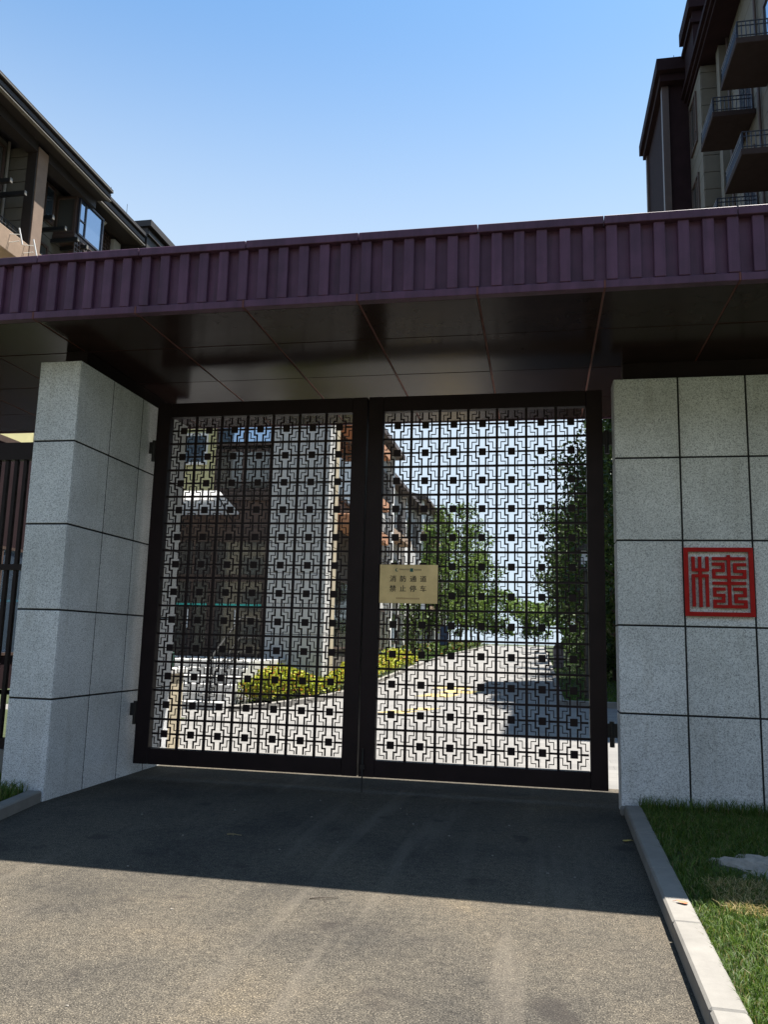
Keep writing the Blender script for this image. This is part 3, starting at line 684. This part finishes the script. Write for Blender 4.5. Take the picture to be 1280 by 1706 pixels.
# landing and steps
obj('landing', MB().bev(-9.4, -4.62, 9.30, FY-.27, 0, .96, .01), STONE, L0)
for i in range(5): obj('step', MB().bev(-9.4, -4.62, 7.70+.32*i, 9.295, .16*i+(.002 if i else 0), .16*(i+1), .012), STONE, L0)
hr = MB()
top = [(-4.9, 7.75, 1.0), (-4.9, 9.40, 1.92), (-4.9, 10.6, 1.92)]
hr.tube(top, .028, 8); hr.tube([(a, b, c-.45) for a, b, c in top], .018, 8); hr.tube([(a, b, c-.75) for a, b, c in top], .018, 8)
for a, b, c in ((-4.9, 7.85, .161), (-4.9, 8.6, .47), (-4.9, 9.40, .96), (-4.9, 10.55, .96)):
    hr.tube([(a, b, c), (a, b, c+.95)], .022, 8)
for i in range(9):
    y = 7.95+i*.17; zz = 1.0+(y-7.75)*.5575; hr.tube([(-4.9, y, zz-.75), (-4.9, y, zz)], .009, 6)
obj('handrail', hr, plain('matt black rail', (.012, .012, .012), .75, 0, .1, 4, 0, .2), L0)
L0['label'] = 'entrance building with grey stone corner column, glass doors and pale steps'

lw = thing('low_wall', 'low cream wall with flat coping behind the narrow gate pier', 'wall', (-3.15, 2.25, 0))
obj('wall_body', MB().box(-3.35, -3.0, 1.75, 2.35, -.02, .98), CREAM, lw); obj('coping', MB().bev(-3.39, -2.96, 1.71, 2.39, .981, 1.05, .01), STONE, lw)
ub = thing('utility_cabinet', 'green metal utility cabinet beside the entrance steps', 'cabinet', (-5.6, 6.5, 0))
obj('cabinet_body', MB().bev(-5.95, -5.2, 6.25, 6.75, .08, 1.16, .012), GREENB, ub); obj('cabinet_plinth', MB().box(-5.91, -5.24, 6.28, 6.72, 0, .08), KERB, ub)
obj('cabinet_door', MB().bev(-5.91, -5.59, 6.232, 6.249, .14, 1.10, .004), GREENB, ub); obj('cabinet_door', MB().bev(-5.56, -5.24, 6.232, 6.249, .14, 1.10, .004), GREENB, ub)

# ------------------------------------------------------------------ far left buildings beyond the gate
def far_block(name, label, x0, x1, y0, y1, h, floors, accent, wall, group):
    B = thing(name, label, 'building', ((x0+x1)/2, (y0+y1)/2, gz(y0)))
    g0 = gz(y0)-.1
    obj('wall', MB().box(x0, x1, y0, y1, g0, h), wall, B)
    rf = obj('roof', MB().prism([(x0-.6, h), (x1+.7, h), (x1+.7, h+.22), (x1+.55, h+.22), (x1+.55, h+.34), ((x0+x1)/2, h+1.5), (x0-.6, h+.34)], 'y', y0-.6, y1+.6), BROWN, B)
    fh = (h-g0-.4)/floors; n = max(2, int((y1-y0)/2.6)); m_ = max(1, int((x1-x0)/3))
    for f in range(floors):
        z0 = g0+.9+f*fh
        for i in range(n):
            a = y0+(y1-y0)*(i+.18)/n; b = y0+(y1-y0)*(i+.82)/n
            window(B, 'x', x1, a, b, z0, z0+fh*.55, 1, BROWN, DGLASS, (.5,), ())
        for i in range(m_):
            a = x0+(x1-x0)*(i+.2)/m_; b = x0+(x1-x0)*(i+.8)/m_
            window(B, 'y', y0, a, b, z0, z0+fh*.55, -1, BROWN, DGLASS, (.5,), ())
        if f:
            s = obj('balcony_slab', MB().bev(x1+.001, x1+.75, y0-.25, y0+(y1-y0)*.45, z0-.55, z0-.18, .015), accent, B)
            railing(B, [(x1+.05, y0-.2), (x1+.7, y0-.2), (x1+.7, y0+(y1-y0)*.45-.05)], z0-.18, .75, BLACK, .3)
    for y in (y0+.25, (y0+y1)/2, y1-.25):
        obj('pilaster', MB().box(x1+.001, x1+.28, y-.25, y+.25, g0, h-.01), WHITE if wall is not OLIVE else STONE, B)
    return B
far_block('apartment_building', 'cream apartment block with terracotta balcony bands beyond the entrance building', -13, -5.6, 24.2, 31, 10.6, 3, TERRA, STONE, None)
far_block('apartment_building', 'grey apartment block half hidden by roadside trees at the side path', -16, -7.0, 36.5, 50, 10.8, 3, BEIGE, STONE, None)
far_block('apartment_building', 'pale distant apartment block farthest along the inner road', -18, -8.0, 58, 76, 13.2, 4, BEIGE, STONE, None)
far_block('apartment_building', 'olive distant apartment block behind the right hand trees', 11, 22, 34, 70, 15, 5, BEIGE, OLIVE, None)

# the block across the street that the entrance windows mirror
ac = thing('apartment_building', 'cream apartment block across the street, facing the gate', 'building', (-3, -55, 0))
obj('wall', MB().box(-46, 40, -62, -48, -.03, 17.5), CREAM, ac); obj('roof', MB().box(-46.6, 40.6, -62.6, -47.3, 17.51, 17.9), BROWN, ac)
for f in range(5):
    for i in range(16): window(ac, 'y', -48, -45+5.3*i, -42.2+5.3*i, 1.0+3.4*f, 3.0+3.4*f, 1, BROWN, DGLASS, (.5,), ())
# ------------------------------------------------------------------ planting
def tree(label, x, y, h, rad, nleaf, lsz, mat, base=.28, trunk=.12, group=None, name='street_tree', columnar=False, seed=0, lean=0):
    r_ = np.random.default_rng(1000+seed); g = gz(y)+.05
    t = thing(name, label, 'tree', (x, y, g), group)
    mb = MB(); ht = h*.86
    px_ = [(x+lean*i/5+r_.normal()*.05*h/8*(i > 0), y+r_.normal()*.05*h/8*(i > 0), g-.15+ht*i/5) for i in range(6)]
    mb.tube(px_, [trunk*(1-.17*i) for i in range(6)], 8)
    cl = []
    nb = 26 if not columnar else 34
    for k in range(nb):
        f = base+(1-base)*(k+.5)/nb; z = g+h*f*.93
        i = min(4, int((z-g)/ht*5)); p0 = Vector(px_[i]).lerp(Vector(px_[i+1]), max(0, min(1, (z-g+.15)/ht*5-i)))
        a = k*2.399+r_.normal()*.4
        u = (f-base)/(1-base)
        R_ = rad*(math.sin(math.pi*min(1, .22+.80*u))**.75+.08)*r_.uniform(.6, 1.12)
        p1 = p0+Vector((math.cos(a)*R_, math.sin(a)*R_, R_*(.55 if not columnar else 1.1)))
        mid = p0.lerp(p1, .5)+Vector((0, 0, -.05*R_))
        mb.tube([p0, mid, p1], [trunk*.32*(1.1-u*.7), trunk*.2*(1.1-u*.7), .006], 5, False)
        for q in range(4):
            c = p0.lerp(p1, r_.uniform(.35, 1.05)); cl.append((c.x, c.y, c.z, R_))
    obj('trunk', mb, BARK, t)
    cl = np.array(cl); wts = cl[:, 3]/cl[:, 3].sum(); w2 = wts*r_.uniform(.3, 1.7, len(wts)); w2 /= w2.sum()
    ci = r_.choice(len(cl), nleaf, p=w2)
    sg = (.16+.20*cl[ci, 3])[:, None]*(np.array([[1, 1, .75]]) if not columnar else np.array([[.8, .8, 1.3]]))
    P = cl[ci, :3]+r_.normal(size=(nleaf, 3))*sg*.62
    V, F = leaves(P, lsz)
    link('crown', fastmesh('crown', V, F, mat), mat, t)
    return t
RTL = {0: 'dark leafy street tree overhanging the square lantern lamp post', 1: 'dark leafy street tree next beyond the lantern lamp post', 4: 'dark leafy street tree beside the grey litter bin', 9: 'leafy tree against the olive apartment wall, behind the lantern tree', 10: 'leafy tree at the foot of the plum stair tower'}
GR = 'trees along the shaded right side of the inner road'
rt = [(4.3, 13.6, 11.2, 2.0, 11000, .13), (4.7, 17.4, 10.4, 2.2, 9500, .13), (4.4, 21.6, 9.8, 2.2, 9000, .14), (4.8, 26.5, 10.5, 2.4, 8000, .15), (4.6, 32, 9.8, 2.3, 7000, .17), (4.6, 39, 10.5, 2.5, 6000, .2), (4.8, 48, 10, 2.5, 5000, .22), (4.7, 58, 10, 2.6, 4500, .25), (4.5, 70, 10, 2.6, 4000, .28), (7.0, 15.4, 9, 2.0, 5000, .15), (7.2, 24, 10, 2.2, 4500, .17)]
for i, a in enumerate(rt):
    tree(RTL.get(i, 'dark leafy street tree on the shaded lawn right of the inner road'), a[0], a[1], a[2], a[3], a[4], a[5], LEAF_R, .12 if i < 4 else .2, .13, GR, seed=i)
LTL = {0: 'small light green feathery tree beside the slim lamp post', 1: 'light green feathery tree behind the blue notice board', 2: 'tallest light green feathery tree left of the inner road', 4: 'light green feathery tree between the notice board and the far blocks', 5: 'light green feathery tree against the farthest pale apartment block'}
GL = 'light green trees on the left of the inner road'
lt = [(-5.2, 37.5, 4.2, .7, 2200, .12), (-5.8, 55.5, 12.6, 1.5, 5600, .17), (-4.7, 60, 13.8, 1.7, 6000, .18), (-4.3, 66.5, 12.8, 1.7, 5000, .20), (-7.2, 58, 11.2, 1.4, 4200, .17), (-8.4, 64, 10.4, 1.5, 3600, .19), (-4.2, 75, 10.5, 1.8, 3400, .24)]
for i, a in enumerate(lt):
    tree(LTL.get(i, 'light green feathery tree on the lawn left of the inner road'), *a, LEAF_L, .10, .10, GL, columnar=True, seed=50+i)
ft = [(-9, 92, 8), (-3.5, 96, 7.5), (1.2, 100, 6.0), (5.5, 94, 8), (10, 99, 9), (-14, 98, 9)]
for i, a in enumerate(ft):
    tree('hazy distant tree closing the end of the inner road', a[0], a[1], a[2], 3.0, 3500, .34, LEAF_L, .1, .15, 'trees at the far end of the road', seed=80+i)
def shrub_mass(name, label, cat, poly_fn, n, hfun, lsz, mat, kind=None, group=None):
    P = []
    while len(P) < n:
        q = poly_fn(); 
        if q is None: continue
        x_, y_ = q; hh = hfun(x_, y_)
        P.append((x_, y_, gz(y_)+.07+hh*rng.beta(2.6, 1.0)))
    V, F = leaves(np.array(P), lsz)
    o = link(name, fastmesh(name, V, F, mat), mat); tag(o, label, cat, group, kind); return o
lump = lambda x_, y_: .50+.16*math.sin(2.3*x_+1.1*y_)+.10*math.sin(5.1*y_-1.7*x_)
def bedA():
    y_ = rng.uniform(8.5, 21); x_ = rng.uniform(-6.2, -2.9); e = rl(y_)-.2
    lo = -4.55 if y_ < 12.3 else -3.66+0 if y_ < 20 else -5.5
    lo = -4.55 if y_ < 12.3 else -3.6
    return (x_, y_) if lo < x_ < e+.02 else None
shrub_mass('golden_hedge', 'low golden green hedge with orange tips beside the entrance steps', 'hedge', bedA, 15000, lump, .075, HEDGE)
def bedB():
    y_ = rng.uniform(21.3, 30.6); x_ = rng.uniform(-6.0, -3.3); e = rl(y_)-.2
    return (x_, y_) if -5.2 < x_ < e else None
shrub_mass('golden_hedge', 'low golden green hedge in front of the cream apartment block', 'hedge', bedB, 7000, lump, .10, HEDGE)
def bedC():
    y_ = rng.uniform(40, 72); x_ = rng.uniform(-6.5, -3.3); e = rl(y_)-.25
    return (x_, y_) if x_ < e else None
shrub_mass('roadside_shrub', 'green and rust shrub belt under the light green trees', 'shrub', bedC, 7000, lambda a, b: .55, .16, SHRUB)
def bedD():
    y_ = 18.5+44*rng.random()**1.5; x_ = rng.uniform(3.5, 6.6); return (x_, y_) if x_ > 5.2 or y_ > 20 else None
shrub_mass('roadside_shrub', 'dark shrub belt behind the right hand trees', 'shrub', bedD, 26000, lambda a, b: (1.9+.5*math.sin(b*1.7))*min(1, .45+(a-3.5)*.4), .15, LEAF_R)

def lawn(name, label, pts, h, wd, mat, lean=.6):
    V, F = blades(pts, h, wd, lean); o = link(name, fastmesh(name, V, F, mat), mat); tag(o, label, 'grass', None, 'stuff'); return o
n = 120000
X = rng.uniform(2.55, 5.0, n); Y = rng.uniform(-6.2, -.31, n)
Y = np.where(rng.random(n) < .5, -.31-(Y+.31)*0-rng.uniform(0, 5.9, n), Y)
sand = .3*np.sin(23*X+4*Y)*np.sin(19*Y-5*X)+((X-3.45)/.43)**2+((Y+2.24)/.29)**2+.35*np.sin(7*X)*np.sin(9*Y)
pat = np.sin(3.1*X+1.3*Y)+np.sin(1.7*X-2.9*Y+1)+np.sin(6.3*Y+2.0*X)*.6
ok = (X > kr(Y)+.147) & (sand > 1) & ((pat > -1.25) | (rng.random(n) < .7))
P = np.stack([X, Y, 0*X+.06], 1)[ok]
lawn('lawn_grass', 'green lawn grass beside the pale kerb below the wide pier', P, .055, .0055, GRASS, .9)
n = 5000; X = rng.uniform(2.66, 5, n); Y = -.4-rng.random(n)*5.6; pk = np.sin(2.7*X+5.1*Y)+np.sin(6.1*X-2.2*Y) > .5; sd = ((X-3.45)/.5)**2+((Y+2.24)/.36)**2 > 1; ok = (X > kr(Y)+.16) & pk & sd
lawn('lawn_grass', 'scattered taller tufts standing out of the lawn by the pale kerb', np.stack([X, Y, 0*X+.06], 1)[ok], .10, .007, GRASS, 1.1)
n = 1800; X = rng.uniform(2.66, 5, n); Y = -.31-rng.uniform(0, .22, n)
lawn('lawn_grass', 'taller grass growing along the foot of the wide pier', np.stack([X, Y, 0*X+.06], 1), .13, .006, GRASS, .6)
n = 3600; a = rng.uniform(0, 6.283, n); r_ = np.sqrt(rng.random(n))
X = 3.12+.55*r_*np.cos(a); Y = -2.98+.36*r_*np.sin(a); ok = X > kr(Y)+.3
lawn('dry_grass', 'dry straw coloured grass patch near the bare sand', np.stack([X, Y, 0*X+.06], 1)[ok], .06, .006, DRYG, 1.2)
n = 46000; X = rng.uniform(-6.5, -2.3, n); Y = -1.06-rng.random(n)**1.3*5.5; ok = (X < np.array([kl(y) for y in Y])-.14) & ~((X > -3.0) & (Y > -1.45))
lawn('lawn_grass', 'grass tufts between the left kerb and the bar fence', np.stack([X, Y, 0*X+.06], 1)[ok], .12, .008, GRASS, .7)
n = 26000; X = rng.uniform(RR+.14, 7.5, n); Y = 12.2+26*rng.random(n)**1.6
lawn('clipped_lawn', 'clipped shaded lawn under the trees', np.stack([X, Y, gzv(Y)+.075], 1), .07, .016, GRASSD, .7)
n = 9000; X = -3.9-rng.random(n)**1.4*7; Y = rng.uniform(35, 58, n)
lawn('clipped_lawn', 'clipped sunny lawn beyond the side path', np.stack([X, Y, gzv(Y)+.065], 1), .10, .03, GRASSD, .7)
# bare sand mound
mb = MB(); k = 0; N1, N2 = 44, 16
for i in range(N2+1):
    for j in range(N1):
        t = 2*math.pi*j/N1; f = i/N2; wob = 1+.20*math.sin(3*t+1)+.14*math.sin(5*t)+.08*math.sin(11*t+2)
        mb.v.append((3.45+.52*f*wob*math.cos(t), -2.24+.36*f*wob*math.sin(t), .062+.055*(1-f**2)+.02*math.sin(9*f*math.cos(t)+2)*math.sin(8*f*math.sin(t))*(f < .98)+random.uniform(-.011, .011)*(f < .98)-.02*(f > .98)))
for i in range(N2):
    for j in range(N1):
        a = i*N1+j; b = i*N1+(j+1) % N1; mb.f.append((a, a+N1, b+N1, b))
struct('bare_sand', mb, SAND, 'bare sandy patch in the lawn')
tag(obj('kerb_offcut', MB().bev(2.50, 2.74, -.41, -.315, -.01, .075, .018), KERB), 'small broken kerb piece at the foot of the wide pier', 'stone')
# lamps, bin, sign
def lantern_post(label, x, y, h):
    g = gz(y)+.05; t = thing('lamp_post', label, 'lamp post', (x, y, g))
    obj('pole', MB().tube([(x, y, g-.05), (x, y, g+.5), (x, y, g+.5), (x, y, h)], [.07, .06, .045, .04], 10), BLACK, t)
    obj('lantern_base', MB().box(x-.14, x+.14, y-.14, y+.14, h, h+.05), BLACK, t)
    gl = obj('lantern_pane', MB().box(x-.125, x+.125, y-.125, y+.125, h+.051, h+.52), LANT, t)
    fr = MB()
    for sx in (-1, 1):
        for sy in (-1, 1): fr.box(x+sx*.13-.014, x+sx*.13+.014, y+sy*.13-.014, y+sy*.13+.014, h+.051, h+.53)
    for s in (-1, 1):
        fr.box(x-.115, x+.115, y+s*.128-.006, y+s*.128+.006, h+.24, h+.26); fr.box(x+s*.128-.006, x+s*.128+.006, y-.115, y+.115, h+.24, h+.26)
    obj('lantern_frame', fr, BLACK, gl)
    obj('lantern_roof', MB().prism([(x-.25, h+.53), (x+.25, h+.53), (x+.25, h+.56), (x+.06, h+.68), (x-.06, h+.68), (x-.25, h+.56)], 'y', y-.25, y+.25), BLACK, t)
lantern_post('square lantern lamp post standing among the dark right hand trees', 2.95, 12.9, 3.36)
lantern_post('slim lamp post on the sunny lawn by the side path', -4.5, 36.2, 3.2)
bx_ = thing('litter_bin', 'grey lidded litter bin at the edge of the shaded lawn', 'bin', (2.62, 30, gz(30)))
obj('bin_body', MB().bev(2.42, 2.86, 29.8, 30.2, gz(30)+.05, gz(30)+.95, .03), GREY, bx_); obj('bin_lid', MB().prism([(2.38, gz(30)+.951), (2.90, gz(30)+.951), (2.80, gz(30)+1.12), (2.48, gz(30)+1.12)], 'y', 29.77, 30.23), BLACK, bx_)
bs = thing('notice_board', 'small blue notice board on two posts under the light green trees', 'sign', (-4.35, 45, gz(45)))
obj('board', MB().bev(-4.62, -4.12, 44.97, 45.03, gz(45)+.6, gz(45)+1.9, .01), BLUE, bs)
for x in (-4.58, -4.16): obj('post', MB().box(x-.025, x+.025, 45.031, 45.08, gz(45)-.02, gz(45)+1.9), BLACK, bs)
for x_, y_, a_, l_, lb in ((.48, -3.42, .15, .16, 'thin dry twig lying on the sunlit asphalt just past the canopy shadow'), (-.55, -2.1, -.2, .12, 'pale straw stalk lying on the asphalt in the canopy shade')):
    tw_ = MB().tube([(x_, y_, .004), (x_+.5*l_*math.cos(a_), y_+.5*l_*math.sin(a_), .012), (x_+l_*math.cos(a_+.15), y_+l_*math.sin(a_+.15), .005)], [.003, .0026, .0015], 5).tube([(x_+.5*l_*math.cos(a_), y_+.5*l_*math.sin(a_), .011), (x_+.7*l_*math.cos(a_-.5), y_+.7*l_*math.sin(a_-.5), .006)], [.002, .001], 5)
    tag(obj('twig', tw_, BARK if 'twig' in lb else DRYG), lb, 'twig')
# fallen leaves and pebbles on the asphalt
def fallen(x, y, z, s, rot, mat, label):
    mb = MB(); n = 10; pr = []
    for i in range(n):
        t = 2*math.pi*i/n; rr = s*(1+.35*math.cos(t)+.12*math.cos(3*t)); px = rr*math.cos(t); py = rr*.62*math.sin(t)
        mb.v.append((px, py, .006+.35*py*py/s+.12*px*px/s))
    mb.v.append((0, 0, .003))
    mb.f += [(i, (i+1) % n, n) for i in range(n)]
    mb.tube([(s*1.3, 0, .012), (s*2.0, s*.15, .004)], .0012, 5)
    o = link('fallen_leaf', mb.mesh('fallen_leaf'), mat, None, (x, y, z)); o.rotation_euler = (0, 0, rot); tag(o, label, 'leaf')
fallen(2.44, -1.42, .002, .035, .4, LEAFY, 'yellow fallen leaf on the shaded asphalt next to the kerb')
fallen(2.57, -3.27, .1, .032, 2.6, LEAFR, 'russet fallen leaf on the sunlit kerb top')
def pebble(x, y, s, label):
    mb = MB()
    for i, (f, z) in enumerate(((.7, 0), (1, .3), (.75, .62), (.25, .78))):
        for j in range(7):
            t = 2*math.pi*j/7; q = s*f*(1+.2*math.sin(2.3*j+s*900)); mb.v.append((q*math.cos(t), q*.75*math.sin(t), s*z))
    for i in range(3):
        for j in range(7): a = i*7+j; b = i*7+(j+1) % 7; mb.f.append((a, b, b+7, a+7))
    mb.f.append(tuple(21+j for j in range(7)))
    o = link('pebble', mb.mesh('pebble'), PEB, None, (x, y, 0)); tag(o, label, 'pebble', 'pebbles scattered on the driveway')
for i in range(26):
    y_ = rng.uniform(-5.2, -.6); x_ = rng.uniform(-1.6, 2.3); pebble(x_, y_, rng.uniform(.005, .011), 'tiny pale pebble lying loose on the asphalt driveway')
